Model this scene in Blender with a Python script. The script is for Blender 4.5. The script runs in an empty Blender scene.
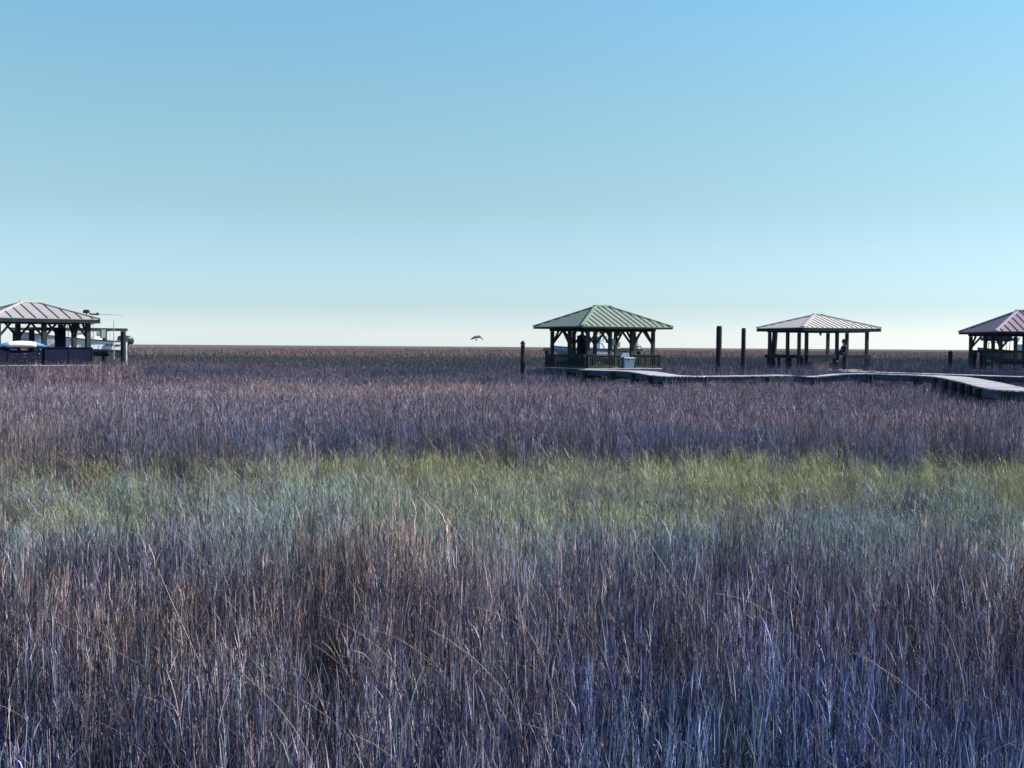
import bpy, bmesh, math, random
import numpy as np
from mathutils import Vector, Matrix, Euler
R = math.radians
random.seed(7); rng = np.random.default_rng(11)
scene = bpy.context.scene
COL = scene.collection
F = 1200.0            # focal length in pixels
ZC = 2.7              # eye height above the mud
ROLL = 0.0066

def hor(px): return 346.6 + (px - 512) * ROLL
def at(px, y, D):     # a point the photograph shows at pixel (px, y), D metres ahead
    return Vector(((px - 512) / F * D, D, ZC - (y - hor(px)) * D / F))

# ------------------------------------------------------------------ materials
def new_mat(name):
    m = bpy.data.materials.new(name); m.use_nodes = True
    nt = m.node_tree; b = nt.nodes['Principled BSDF']
    return m, nt, b
def noisy(name, c1, c2, scale=3.0, rough=0.7, stretch=(1, 1, 1), metallic=0.0, bump=0.0, detail=6, fine=None):
    m, nt, b = new_mat(name)
    tc = nt.nodes.new('ShaderNodeTexCoord'); mp = nt.nodes.new('ShaderNodeMapping')
    mp.inputs['Scale'].default_value = stretch
    nz = nt.nodes.new('ShaderNodeTexNoise'); nz.inputs['Scale'].default_value = scale; nz.inputs['Detail'].default_value = detail
    nz.inputs['Roughness'].default_value = 0.65
    cr = nt.nodes.new('ShaderNodeValToRGB')
    cr.color_ramp.elements[0].position = 0.3; cr.color_ramp.elements[1].position = 0.72
    cr.color_ramp.elements[0].color = (*c1, 1); cr.color_ramp.elements[1].color = (*c2, 1)
    L = nt.links.new
    L(tc.outputs['Object'], mp.inputs['Vector']); L(mp.outputs[0], nz.inputs['Vector']); L(nz.outputs['Fac'], cr.inputs['Fac'])
    L(cr.outputs['Color'], b.inputs['Base Color'])
    b.inputs['Specular IOR Level'].default_value = .2 if rough > .75 else .5
    b.inputs['Roughness'].default_value = rough; b.inputs['Metallic'].default_value = metallic
    if bump:
        bp = nt.nodes.new('ShaderNodeBump'); bp.inputs['Strength'].default_value = bump; bp.inputs['Distance'].default_value = 0.02
        L(nz.outputs['Fac'], bp.inputs['Height']); L(bp.outputs[0], b.inputs['Normal'])
    return m
M = {}
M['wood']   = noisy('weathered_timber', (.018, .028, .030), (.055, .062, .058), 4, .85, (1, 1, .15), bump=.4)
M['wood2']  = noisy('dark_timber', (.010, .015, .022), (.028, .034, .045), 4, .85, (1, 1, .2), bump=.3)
M['deck']   = noisy('sun_bleached_planks', (.40, .37, .345), (.62, .58, .55), 2.2, .85, (1, 1, 1), bump=.3)
M['deck2']  = noisy('grey_planks', (.26, .25, .24), (.42, .40, .38), 2.2, .85, bump=.3)
M['deck3']  = noisy('stained_planks', (.17, .15, .14), (.33, .30, .27), 2.2, .85, bump=.3)
M['beam']   = noisy('grey_stringer', (.022, .036, .055), (.06, .085, .115), 3, .85, (.3, .3, 2), bump=.3)
M['pile']   = noisy('tarred_piling', (.010, .016, .017), (.034, .040, .038), 5, .9, (1, 1, .2), bump=.6)
M['roof_mauve'] = noisy('brown_mauve_metal', (.315, .295, .255), (.39, .365, .32), 1.3, .5, (1, 1, 1))
M['roof_green'] = noisy('green_metal', (.215, .26, .165), (.285, .33, .22), 1.3, .5)
M['roof_cream'] = noisy('cream_metal', (.59, .54, .43), (.69, .635, .51), 1.2, .5)
M['roof_red']   = noisy('faded_red_metal', (.26, .18, .18), (.33, .235, .235), 1.3, .5)
M['seam_dark']  = noisy('dark_seam', (.05, .04, .05), (.08, .07, .08), 3, .5)
M['seam_green'] = noisy('green_seam', (.05, .09, .06), (.08, .12, .085), 3, .5)
M['seam_tan']   = noisy('tan_seam', (.40, .32, .27), (.46, .38, .33), 3, .5)
M['cap_tan']    = noisy('pale_ridge_cap', (.50, .44, .42), (.58, .52, .5), 3, .5)
M['cap_green']  = noisy('green_ridge_cap', (.20, .30, .20), (.26, .36, .25), 3, .5)
M['cap_mauve']  = noisy('mauve_ridge_cap', (.42, .35, .40), (.5, .42, .47), 3, .5)
M['panel'] = noisy('dark_blue_panel', (.002, .004, .020), (.005, .008, .034), 2, .8)
M['gel']   = noisy('white_gelcoat', (.76, .82, .84), (.84, .88, .89), .7, .3)
M['gelblue'] = noisy('pale_blue_hull', (.36, .48, .60), (.48, .58, .68), .7, .3)
M['dkhull'] = noisy('teal_hull', (.05, .12, .14), (.08, .17, .19), .8, .35)
M['rubber'] = noisy('black_rub_rail', (.02, .022, .025), (.035, .035, .04), 5, .6)
M['cowl']  = noisy('outboard_cowl', (.015, .03, .035), (.03, .05, .055), 2, .35)
M['white'] = noisy('white_plastic', (.70, .72, .72), (.80, .81, .8), 2, .45)
M['blue']  = noisy('bright_blue_plastic', (.04, .17, .40), (.07, .26, .52), 2, .4)
M['blue2'] = noisy('dark_blue_vinyl', (.02, .04, .08), (.035, .06, .11), 4, .6)
M['teal']  = noisy('teal_canvas', (.02, .07, .09), (.04, .11, .13), 3, .85)
M['alu']   = noisy('aluminium_tube', (.42, .45, .46), (.55, .57, .58), 6, .35, metallic=.8)
M['greenbox'] = noisy('pale_green_box', (.16, .26, .18), (.24, .34, .24), 3, .6)
M['cushion'] = noisy('tan_cushion', (.50, .36, .22), (.6, .46, .3), 5, .8)
M['cooler'] = noisy('pale_blue_cooler', (.085, .15, .21), (.12, .20, .26), 2, .5)
M['pink']  = noisy('faded_red_plastic', (.27, .14, .15), (.36, .20, .2), 3, .6)
M['skin']  = noisy('skin', (.42, .27, .2), (.5, .33, .26), 8, .6)
M['cloth'] = noisy('dark_clothing', (.012, .018, .03), (.03, .038, .055), 12, .9)
M['hair']  = noisy('dark_hair', (.01, .009, .008), (.025, .02, .017), 14, .7)
M['featherd'] = noisy('dark_feathers', (.035, .045, .045), (.09, .1, .1), 12, .8)
M['featherp'] = noisy('pale_feathers', (.45, .46, .45), (.6, .6, .58), 12, .8)
def glass_mat():
    m, nt, b = new_mat('tinted_windshield')
    b.inputs['Base Color'].default_value = (.25, .35, .42, 1); b.inputs['Roughness'].default_value = .05
    b.inputs['Transmission Weight'].default_value = .5; b.inputs['IOR'].default_value = 1.45
    return m
M['glass'] = glass_mat()

# ------------------------------------------------------------------ mesh collector
class MB:
    def __init__(s): s.v = []; s.f = []; s.mi = []; s.cur = 0
    def add(s, vs, fs):
        o = len(s.v); s.v += [tuple(v) for v in vs]
        for f in fs: s.f.append(tuple(i + o for i in f)); s.mi.append(s.cur)
    def box(s, c, d, rot=None):
        c = Vector(c); hx, hy, hz = d[0] / 2, d[1] / 2, d[2] / 2
        vs = [Vector((sx * hx, sy * hy, sz * hz)) for sz in (-1, 1) for sx, sy in ((-1, -1), (1, -1), (1, 1), (-1, 1))]
        if rot is not None: vs = [rot @ v for v in vs]
        s.add([v + c for v in vs], [(3, 2, 1, 0), (4, 5, 6, 7), (0, 1, 5, 4), (1, 2, 6, 5), (2, 3, 7, 6), (3, 0, 4, 7)])
    def bar(s, p0, p1, w, h, up=(0, 0, 1)):
        p0 = Vector(p0); p1 = Vector(p1); t = p1 - p0; L = t.length; t.normalize()
        u = Vector(up)
        if abs(t.dot(u)) > .98: u = Vector((0, 1, 0))
        a = t.cross(u).normalized(); b = a.cross(t).normalized()
        rot = Matrix((t, a, b)).transposed()
        s.box((p0 + p1) / 2, (L, w, h), rot)
    def tube(s, pts, rads, n=10, cap=True):
        pts = [Vector(p) for p in pts]; rings = []
        if not isinstance(rads, (list, tuple)): rads = [rads] * len(pts)
        o = len(s.v)
        for i, p in enumerate(pts):
            t = (pts[min(i + 1, len(pts) - 1)] - pts[max(i - 1, 0)]).normalized()
            u = Vector((0, 0, 1)) if abs(t.z) < .9 else Vector((1, 0, 0))
            a = t.cross(u).normalized(); b = t.cross(a).normalized()
            s.v += [tuple(p + (a * math.cos(k * 2 * math.pi / n) + b * math.sin(k * 2 * math.pi / n)) * rads[i]) for k in range(n)]
        for i in range(len(pts) - 1):
            for k in range(n):
                k2 = (k + 1) % n
                s.f.append((o + i * n + k, o + i * n + k2, o + (i + 1) * n + k2, o + (i + 1) * n + k)); s.mi.append(s.cur)
        if cap:
            s.f.append(tuple(o + k for k in range(n))[::-1]); s.mi.append(s.cur)
            s.f.append(tuple(o + (len(pts) - 1) * n + k for k in range(n))); s.mi.append(s.cur)
    def loft(s, rings, cap=True):
        o = len(s.v); n = len(rings[0])
        for r in rings: s.v += [tuple(p) for p in r]
        for i in range(len(rings) - 1):
            for k in range(n):
                k2 = (k + 1) % n
                s.f.append((o + i * n + k, o + i * n + k2, o + (i + 1) * n + k2, o + (i + 1) * n + k)); s.mi.append(s.cur)
        if cap:
            s.f.append(tuple(o + k for k in range(n))[::-1]); s.mi.append(s.cur)
            s.f.append(tuple(o + (len(rings) - 1) * n + k for k in range(n))); s.mi.append(s.cur)
    def build(s, name, mats, parent=None, bevel=0.0, smooth=False):
        me = bpy.data.meshes.new(name); me.from_pydata(s.v, [], s.f)
        if not isinstance(mats, (list, tuple)): mats = [mats]
        for m in mats: me.materials.append(m)
        me.polygons.foreach_set('material_index', s.mi)
        bm = bmesh.new(); bm.from_mesh(me); bmesh.ops.recalc_face_normals(bm, faces=bm.faces); bm.to_mesh(me); bm.free()
        if smooth:
            for p in me.polygons: p.use_smooth = True
        o = bpy.data.objects.new(name, me); COL.objects.link(o)
        if parent is not None: o.parent = parent
        if bevel:
            b = o.modifiers.new('bevel', 'BEVEL'); b.width = bevel; b.segments = 2; b.limit_method = 'ANGLE'
        return o
def tag(o, label=None, cat=None, group=None, kind=None):
    if label: o['label'] = label
    if cat: o['category'] = cat
    if group: o['group'] = group
    if kind: o['kind'] = kind
    return o
def thing(name, loc, rz, label, cat, group=None):
    o = bpy.data.objects.new(name, None); COL.objects.link(o); o.empty_display_size = .3
    o.location = loc; o.rotation_euler = (0, 0, rz)
    return tag(o, label, cat, group)
def superring(cx, cz, w, h, n=16, e=2.6, x=0.0, axis='x'):
    pts = []
    for k in range(n):
        a = 2 * math.pi * k / n; c, sn = math.cos(a), math.sin(a)
        y = math.copysign(abs(c) ** (2 / e), c) * w / 2; z = math.copysign(abs(sn) ** (2 / e), sn) * h / 2
        pts.append((x, cx + y, cz + z))
    return pts

# ------------------------------------------------------------------ gazebos
def gazebo(N, theta, sf, sl, ze, zr, zd, roof, seam, cap, label, nf, nl, over_u, over_v, braces=True,
           seam_step=.42, post=.2, rails=(), fascia=.2, seamw=.045):
    u = Vector((math.cos(theta), math.sin(theta), 0)); v = Vector((-math.sin(theta), math.cos(theta), 0))
    C = Vector((N[0], N[1], 0)) + u * sf / 2 + v * sl / 2
    g = thing('dock_gazebo', C, theta, label, 'gazebo', 'hip roofed gazebos along the dock')
    a, b = sf / 2, sl / 2; r = max((sf - sl) / 2, .12)
    # roof: four planes, soffit, standing seams
    m = MB(); t = .035
    top = [(-a, -b, ze), (a, -b, ze), (a, b, ze), (-a, b, ze), (-r, 0, zr), (r, 0, zr)]
    bot = [(x, y, z - t) for x, y, z in top[:4]]
    m.add(top + bot, [(0, 1, 5, 4), (1, 2, 5), (2, 3, 4, 5), (3, 0, 4), (6, 7, 1, 0), (7, 8, 2, 1), (8, 9, 3, 2), (9, 6, 0, 3), (9, 8, 7, 6)])
    m.cur = 1
    k = int(a / seam_step)
    for i in range(-k, k + 1):
        x = i * seam_step
        if abs(x) > a - .1: continue
        for sy in (-1, 1):
            ye = 0 if abs(x) <= r else b - b * (a - abs(x)) / (a - r)
            z1 = zr - (zr - ze) * ye / b
            m.bar((x, sy * (b + .01), ze + .012), (x, sy * ye, z1 + .012), seamw, .045)
    k = int(b / seam_step)
    for i in range(-k, k + 1):
        y = i * seam_step
        if abs(y) > b - .1: continue
        for sx in (-1, 1):
            q = (b - abs(y)) / b; xe = a - (a - r) * q
            m.bar((sx * (a + .01), y, ze + .009), (sx * xe, y, ze + (zr - ze) * q + .009), seamw, .028)
    rf = m.build('roof', [M[roof], M[seam]], g)
    c = MB()
    for sx in (-1, 1):
        for sy in (-1, 1): c.bar((sx * (a + .02), sy * (b + .02), ze + .035), (sx * r, 0, zr + .035), .17, .05)
    c.bar((-r - .1, 0, zr + .06), (r + .1, 0, zr + .06), .2, .06)
    c.build('ridge_cap', M[cap], rf)
    # fascia, wall beams
    m = MB(); h = fascia; zf = ze - t - h / 2 - .004
    for sy in (-1, 1): m.box((0, sy * (b - .03), zf), (sf - .01, .04, h))
    for sx in (-1, 1): m.box((sx * (a - .03), 0, zf), (.04, sl - .11, h))
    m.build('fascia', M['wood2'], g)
    px = [-a + over_u + i * (sf - 2 * over_u) / (nf - 1) for i in range(nf)]
    py = [-b + over_v + i * (sl - 2 * over_v) / (nl - 1) for i in range(nl)]
    zb = ze - t - .23
    m = MB()
    for y in (py[0], py[-1]): m.box(((px[0] + px[-1]) / 2, y, zb + .112), (px[-1] - px[0] + .3, .12, .22))
    for x in (px[0], px[-1]): m.box((x, (py[0] + py[-1]) / 2, zb + .108), (.12, py[-1] - py[0] - .13, .21))
    for x in px[1:-1]: m.box((x, 0, zb + .13), (.09, py[-1] - py[0] - .13, .16))
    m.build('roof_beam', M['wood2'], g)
    spots = [(x, y) for x in px for y in py if x in (px[0], px[-1]) or y in (py[0], py[-1])]
    for (x, y) in spots:
        p = MB(); p.box((x, y, (zd + zb) / 2), (post, post, zb - zd - .004)); p.build('post', M['wood'], g, .012)
        q = MB(); q.tube([(x, y, -.6), (x, y, zd - .26)], [.15, .14], 10); q.build('piling', M['pile'], g)
    if braces:
        L = .68
        for (x, y) in spots:
            if braces == 'corner' and not (x in (px[0], px[-1]) and y in (py[0], py[-1])): continue
            br = MB(); any_ = False
            for dx, dy in ((1, 0), (-1, 0), (0, 1), (0, -1)):
                X, Y = x + dx * L, y + dy * L
                on = (dx and y in (py[0], py[-1]) and -a + .2 < X < a - .2) or (dy and x in (px[0], px[-1]) and -b + .2 < Y < b - .2)
                if on:
                    br.bar((x + dx * post * .4, y + dy * post * .4, zb - L), (X, Y, zb + .02), .09, .10); any_ = True
            if any_: br.build('brace', M['wood'], g)
    # deck
    m = MB(); dx0, dx1 = px[0] - .35, px[-1] + .45; dy0, dy1 = py[0] - .3, py[-1] + .3
    y = dy0
    while y < dy1 - .1:
        m.box(((dx0 + dx1) / 2 + random.uniform(-.01, .01), y + .07, zd - .02), (dx1 - dx0, .138, .038)); y += .145
    m.build('deck', M['deck'], g)
    m = MB()
    for y in (dy0 + .03, 0, dy1 - .03): m.box(((dx0 + dx1) / 2, y, zd - .15), (dx1 - dx0 - .02, .05, .21))
    for x in (dx0 + .03, dx1 - .03): m.box((x, (dy0 + dy1) / 2, zd - .152), (.05, dy1 - dy0 - .14, .2))
    m.build('rim_joist', M['beam'], g)
    info = dict(root=g, px=px, py=py, zd=zd, dx=(dx0, dx1), dy=(dy0, dy1), u=u, v=v, C=C, zb=zb)
    return info
def railing(G, p, q, h=.72, solid=False, mat='wood', balusters=True, parent=None):
    """railing from local p to q (xy)"""
    m = MB(); zd = G['zd']
    P = Vector((p[0], p[1], 0)); Q = Vector((q[0], q[1], 0)); L = (Q - P).length
    m.bar(P + Vector((0, 0, zd + h)), Q + Vector((0, 0, zd + h)), .14, .05)
    if balusters:
        m.bar(P + Vector((0, 0, zd + h - .09)), Q + Vector((0, 0, zd + h - .09)), .04, .10)
        m.bar(P + Vector((0, 0, zd + .1)), Q + Vector((0, 0, zd + .1)), .04, .10)
        n = max(2, int(L / .16))
        for i in range(n + 1):
            c = P.lerp(Q, i / n); w = .09 if i in (0, n) else .045
            m.box((c.x, c.y, zd + .004 + (h - .03) / 2), (w, w, h - .04))
    o = m.build('railing', M[mat], G['root'])
    return o
G_ROOTS = []
# left gazebo: mauve-brown roof, partly outside the frame
G1 = gazebo((-26.9, 62.0), R(42), 5.8, 4.85, 4.05, 4.92, 1.55, 'roof_mauve', 'seam_dark', 'cap_tan',
            'gazebo with brown metal roof and solid dark panel rail, cut by the left frame edge', 3, 3, .5, .5, seam_step=.62, post=.24, fascia=.19)
# middle gazebo: green roof
G2 = gazebo((3.8, 65.1), R(30), 6.15, 5.2, 3.86, 5.02, 1.53, 'roof_green', 'seam_green', 'cap_green',
            'gazebo with green metal roof, braced posts and baluster railing at the walkway end', 4, 3, .85, .75, seam_step=.40, post=.18, fascia=.085)
# third gazebo: cream roof, no braces
G3 = gazebo((16.6, 68.5), R(21), 5.4, 4.9, 3.92, 4.70, 1.45, 'roof_cream', 'seam_tan', 'cap_tan',
            'open gazebo with low cream metal roof and plain posts without braces', 3, 3, .6, .55, braces=False, seam_step=.34, post=.17, fascia=.17, seamw=.035)
# fourth gazebo: faded red roof at the right edge
G4 = gazebo((28.2, 70.0), R(4), 5.4, 5.0, 3.79, 5.04, 1.45, 'roof_red', 'seam_dark', 'cap_mauve',
            'gazebo with faded red metal roof and dark seams at the right frame edge', 4, 3, .55, .55, braces='corner', seam_step=.46, post=.18, fascia=.11)
# railings and fixed fittings
px, py = G1['px'], G1['py']
def panel(G, p, q, z0, z1, mat='panel', th=.04, name='panel'):
    m = MB(); zd = G['zd']; P = Vector((p[0], p[1], 0)); Q = Vector((q[0], q[1], 0))
    m.bar(P + Vector((0, 0, (z0 + z1) / 2)), Q + Vector((0, 0, (z0 + z1) / 2)), th, z1 - z0)
    n = max(1, int((Q - P).length / .9))
    for i in range(n + 1):
        c = P.lerp(Q, i / n); m.box((c.x, c.y, (z0 + z1) / 2), (.09, .09, z1 - z0 - .01))
    m.bar(P + Vector((0, 0, z1 + .022)), Q + Vector((0, 0, z1 + .022)), .16, .04)
    return m.build(name, M[mat], G['root'])
zd = G1['zd']
panel(G1, (px[1], py[0] - .18), (px[2] + .15, py[0] - .18), zd - .28, zd + .92, name='solid_rail_panel')
panel(G1, (px[0] - .3, py[0] - .18), (px[0] + .45, py[0] - .18), zd - .28, zd + .92, name='solid_rail_panel')
railing(G1, (px[0] + .5, py[0] - .18), (px[1] - .1, py[0] - .18), .90, balusters=False, mat='wood2')
m = MB()
for zz in (.14, .33, .52, .71): m.bar((px[0] + .5, py[0] - .12, zd + zz), (px[1] - .1, py[0] - .12, zd + zz), .03, .155)
for k_ in range(4): m.box((px[0] + .55 + k_ * .5, py[0] - .08, zd + .43), (.07, .05, .84))
m.build('slatted_rail_panel', M['panel'], G1['root'])
railing(G1, (px[2] + .15, py[0] - .1), (px[2] + .15, py[2]), .9)
railing(G1, (px[0], py[2] + .1), (px[1], py[2] + .1), .9)
m = MB(); m.box((px[1] + 1.35, py[1] - .7, zd + 1.0), (.5, .35, 2.0)); m.box((px[1] + 1.35, py[1] - .89, zd + 1.1), (.44, .03, 1.6))
m.build('storage_locker', M['panel'], G1['root'], .02)

px, py = G2['px'], G2['py']; zd = G2['zd']
railing(G2, (px[0] - .05, py[0] - .18), (px[1] + .55, py[0] - .18), .74)
railing(G2, (px[2] + .1, py[0] - .18), (px[3] + .38, py[0] - .18), .74)
railing(G2, (px[0] - .22, py[0] - .1), (px[0] - .22, py[2] + .2), .74)
railing(G2, (px[3] + .38, py[0] - .1), (px[3] + .38, py[1]), .74)
railing(G2, (px[1], py[2] + .2), (px[2], py[2] + .2), .74)
# bench with slatted dark back inside the near left corner
m = MB()
for i in range(4): m.bar((px[0] - .02, py[0] + .3, zd + .28 + i * .16), (px[0] - .02, py[1] + .1, zd + .28 + i * .16), .04, .11)
for i in range(4): m.box((px[0] + .18 + i * .12, (py[0] + py[1]) / 2 + .2, zd + .45), (.1, 1.6, .04))
for yy in (py[0] + .5, py[1] - .1):
    for xx in (px[0] + .16, px[0] + .56): m.box((xx, yy, zd + .215), (.07, .07, .42))
m.build('bench', M['wood2'], G2['root'])
px, py = G3['px'], G3['py']; zd = G3['zd']
def bench_rail(G, p, q, h):
    m = MB(); zd = G['zd']; P = Vector((p[0], p[1], 0)); Q = Vector((q[0], q[1], 0))
    t = (Q - P).normalized(); nrm = Vector((-t.y, t.x, 0))
    for i in range(3): m.bar(P + nrm * (.14 * i - .14) + Vector((0, 0, zd + h)), Q + nrm * (.14 * i - .14) + Vector((0, 0, zd + h)), .125, .04)
    m.bar(P + nrm * -.24 + Vector((0, 0, zd + h - .08)), Q + nrm * -.24 + Vector((0, 0, zd + h - .08)), .04, .2)
    n = max(1, int((Q - P).length / 1.1))
    for i in range(n + 1):
        c = P.lerp(Q, i / n); m.box((c.x, c.y, zd + (h - .03) / 2), (.11, .11, h - .06))
    return m.build('bench_rail', M['wood2'], G['root'])
bench_rail(G3, (px[0] - .1, py[0] - .05), (px[1] - .25, py[0] - .05), .86)
bench_rail(G3, (px[1] + .45, py[0] - .05), (px[2] + .1, py[0] - .05), .86)
bench_rail(G3, (px[0] - .1, py[2]), (px[0] - .1, py[0] + .3), .86)
px, py = G4['px'], G4['py']; zd = G4['zd']
railing(G4, (px[0] + .05, py[0] - .15), (px[3] + .2, py[0] - .15), .55, mat='wood2')

def gl(G, x, y, z):   # local gazebo point -> world
    return G['C'] + G['u'] * x + G['v'] * y + Vector((0, 0, z))

# ------------------------------------------------------------------ walkways
def catmull(P, per):
    out = []
    for i in range(len(P) - 1):
        p0 = P[max(i - 1, 0)]; p1 = P[i]; p2 = P[i + 1]; p3 = P[min(i + 2, len(P) - 1)]
        for k in range(per):
            t = k / per
            out.append(.5 * ((2 * p1) + (p2 - p0) * t + (2 * p0 - 5 * p1 + 4 * p2 - p3) * t * t + (3 * p1 - p0 - 3 * p2 + p3) * t ** 3))
    out.append(P[-1].copy()); return out
def walkway(pts, width, label, pile_step=2.6, deep=.26):
    P = catmull([Vector(p) for p in pts], 24)
    s = [0]
    for i in range(1, len(P)): s.append(s[-1] + (P[i] - P[i - 1]).length)
    def ev(d):
        d = min(max(d, 0), s[-1] - 1e-4)
        i = max(j for j in range(len(s)) if s[j] <= d); i = min(i, len(P) - 2)
        t = (d - s[i]) / (s[i + 1] - s[i]); p = P[i].lerp(P[i + 1], t)
        a = P[max(i - 1, 0)]; b = P[min(i + 2, len(P) - 1)]
        return p, (b - a).normalized()
    w = thing('boardwalk', (P[0].x, P[0].y, 0), 0, label, 'boardwalk', 'timber boardwalks across the marsh')
    o = Vector((P[0].x, P[0].y, 0))
    m = MB(); d = .07
    while d < s[-1]:
        p, t = ev(d); n = Vector((t.y, -t.x, 0)).normalized(); up = n.cross(t).normalized()
        if up.z < 0: up = -up
        p = p - o + up * random.uniform(-.001, .001) + n * random.uniform(-.025, .025)
        rot = Matrix((n, t, up)).transposed()
        rot = rot @ Matrix.Rotation(random.uniform(-.004, .004), 3, 'Y')
        m.cur = random.choice((0, 0, 0, 1, 1, 2)); m.box(p - up * .02, (width, .1425, .038), rot); d += .146
    m.build('plank_deck', [M['deck'], M['deck2'], M['deck3']], w)
    m = MB()
    for sgn in (-1, 1):
        prev = None; k = 0.0
        rings = []
        while k <= s[-1]:
            p, t = ev(k); n = Vector((t.y, -t.x, 0)).normalized()
            e = p - o + n * sgn * (width / 2 - .03)
            rings.append([e + n * .025 + Vector((0, 0, -.045)), e - n * .025 + Vector((0, 0, -.045)), e - n * .025 + Vector((0, 0, -.045 - deep)), e + n * .025 + Vector((0, 0, -.045 - deep))]); k += .5
        m.loft(rings)
    m.build('stringer', M['beam'], w)
    k = .6
    while k < s[-1]:
        p, t = ev(k); n = Vector((t.y, -t.x, 0)).normalized(); p = p - o
        for sgn in (-1, 1):
            c = p + n * sgn * (width / 2 + .09)
            q = MB(); q.tube([(c.x, c.y, -.5), (c.x, c.y, p.z - .05 + random.uniform(-.03, .02))], [.115, .1], 9); q.build('piling', M['pile'], w)
        q = MB(); a = p + n * (width / 2 + .05); b_ = p - n * (width / 2 + .05)
        q.bar(a - Vector((0, 0, .045 + deep + .07)), b_ - Vector((0, 0, .045 + deep + .07)), .1, .13); q.build('cross_beam', M['beam'], w)
        k += pile_step
    return w, P
WALKS = []
def wp(px, y, D): return at(px, y, D)
W1 = [wp(586, 369.3, 65.4), wp(606, 370.0, 64.3), wp(640, 371.3, 61.5), wp(668, 375.3, 57.6), wp(700, 376.1, 56.2), wp(735, 375.8, 56.2), wp(770, 375.2, 56.6), wp(788, 375.0, 56.9),
      wp(812, 376.3, 57.0), wp(836, 374.2, 57.0), wp(862, 373.3, 57.0), wp(892, 374.2, 57.0), wp(925, 375.2, 56.6), wp(952, 376.9, 54.5), wp(978, 381.5, 48.5), wp(1004, 387.5, 41.5), wp(1028, 390.2, 39.0),
      wp(1075, 391.5, 38.5), wp(1160, 391.5, 38.0)]
_, P1 = walkway(W1, 1.45, 'long warped boardwalk from the green gazebo, ramping down towards the right edge'); WALKS.append((P1, 1.2))
W2 = [wp(842, 371.3, 66.6), wp(860, 371.6, 66.2), wp(890, 372.4, 65.6), wp(930, 373.6, 64.8), wp(980, 375.2, 63.5), wp(1030, 376.6, 62.0), wp(1120, 377.5, 60.0)]
_, P2 = walkway(W2, 1.3, 'straight farther boardwalk running behind the ramped one to the right edge'); WALKS.append((P2, 1.0))

# ------------------------------------------------------------------ pilings standing alone
def lone_piling(px, ytop, D, r, label, pointed=False, lean=0):
    p = at(px, ytop, D); z = p.z
    o = thing('mooring_piling', (p.x, p.y, 0), 0, label, 'piling', 'lone mooring pilings in the marsh')
    m = MB(); hs = [-.6, z * .33, z * .66, z - .12, z - .02]
    m.tube([(lean * max(h, 0) + random.uniform(-.01, .01), 0, h) for h in hs], [r * 1.06, r * 1.03, r, r * .98, r * .95], 14)
    sh = m.build('shaft', M['pile'], o, smooth=False)
    c = MB()
    if pointed: c.tube([(lean * z, 0, z - .019), (lean * z, 0, z + .06), (lean * z, 0, z + .2)], [r * 1.12, r * 1.1, .02], 14)
    else: c.tube([(lean * z, 0, z - .019), (lean * z, 0, z + .03)], [r * .93, r * .8], 14)
    c.build('piling_cap', M['pile'], o)
lone_piling(522.5, 344.0, 66, .12, 'short piling with pointed cap left of the green gazebo', True)
lone_piling(718.5, 326.5, 66, .155, 'taller and thicker bare piling, left of two between green and cream gazebos', lean=.004)
lone_piling(743.3, 328.5, 68, .125, 'thinner bare piling, right of two between green and cream gazebos', lean=-.004)
lone_piling(950, 351.5, 74, .13, 'short stub of piling between cream and red gazebos')
lone_piling(771.5, 330.5, 74.5, .17, 'leaning dark piling behind the back corner of the cream gazebo', lean=.05)

# ------------------------------------------------------------------ boats
def outboard(parent, loc, s=1.0, tilt=0.0, mat='cowl'):
    o = MB()
    rings = [superring(0, .0, .30, .34, 14, 3, -.05), superring(0, .02, .40, .46, 14, 3, .1), superring(0, .04, .42, .50, 14, 3, .35), superring(0, .0, .36, .40, 14, 3, .58), superring(0, -.02, .22, .24, 14, 3, .66)]
    T = Matrix.Translation(Vector(loc)) @ Matrix.Rotation(tilt, 4, 'Y') @ Matrix.Scale(s, 4)
    def tr(m): m.v = [tuple(T @ Vector(v)) for v in m.v]
    # cowl extends aft (+x), leg down
    cm = MB(); cm.loft(rings); tr(cm); cw = cm.build('outboard_motor', M[mat], parent, smooth=True)
    lm = MB()
    lm.loft([[(x0, -w, z), (x1, -w, z), (x1, w, z), (x0, w, z)] for z, x0, x1, w in ((-.2, .05, .42, .11), (-.5, .1, .38, .07), (-.9, .12, .36, .05), (-1.15, .14, .34, .04))])
    lm.tube([(.0, 0, -.95), (.25, 0, -.95), (.5, 0, -.95)], [.03, .08, .05], 10)
    lm.box((.3, 0, -.72), (.55, .22, .02)); tr(lm); lm.build('lower_unit', M['rubber'], cw)
    pm = MB()
    for k in range(3):
        a = k * 2.094
        pm.add([(.52, .03 * math.cos(a), -.95 + .03 * math.sin(a)), (.50, .18 * math.cos(a - .35), -.95 + .18 * math.sin(a - .35)), (.56, .18 * math.cos(a + .35), -.95 + .18 * math.sin(a + .35)),
                (.54, .03 * math.cos(a), -.94 + .03 * math.sin(a)), (.52, .18 * math.cos(a - .35), -.94 + .18 * math.sin(a - .35)), (.58, .18 * math.cos(a + .35), -.94 + .18 * math.sin(a + .35))],
               [(0, 1, 2), (5, 4, 3), (0, 3, 4, 1), (1, 4, 5, 2), (2, 5, 3, 0)])
    tr(pm); pm.build('propeller', M['alu'], cw)
    return cw
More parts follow.
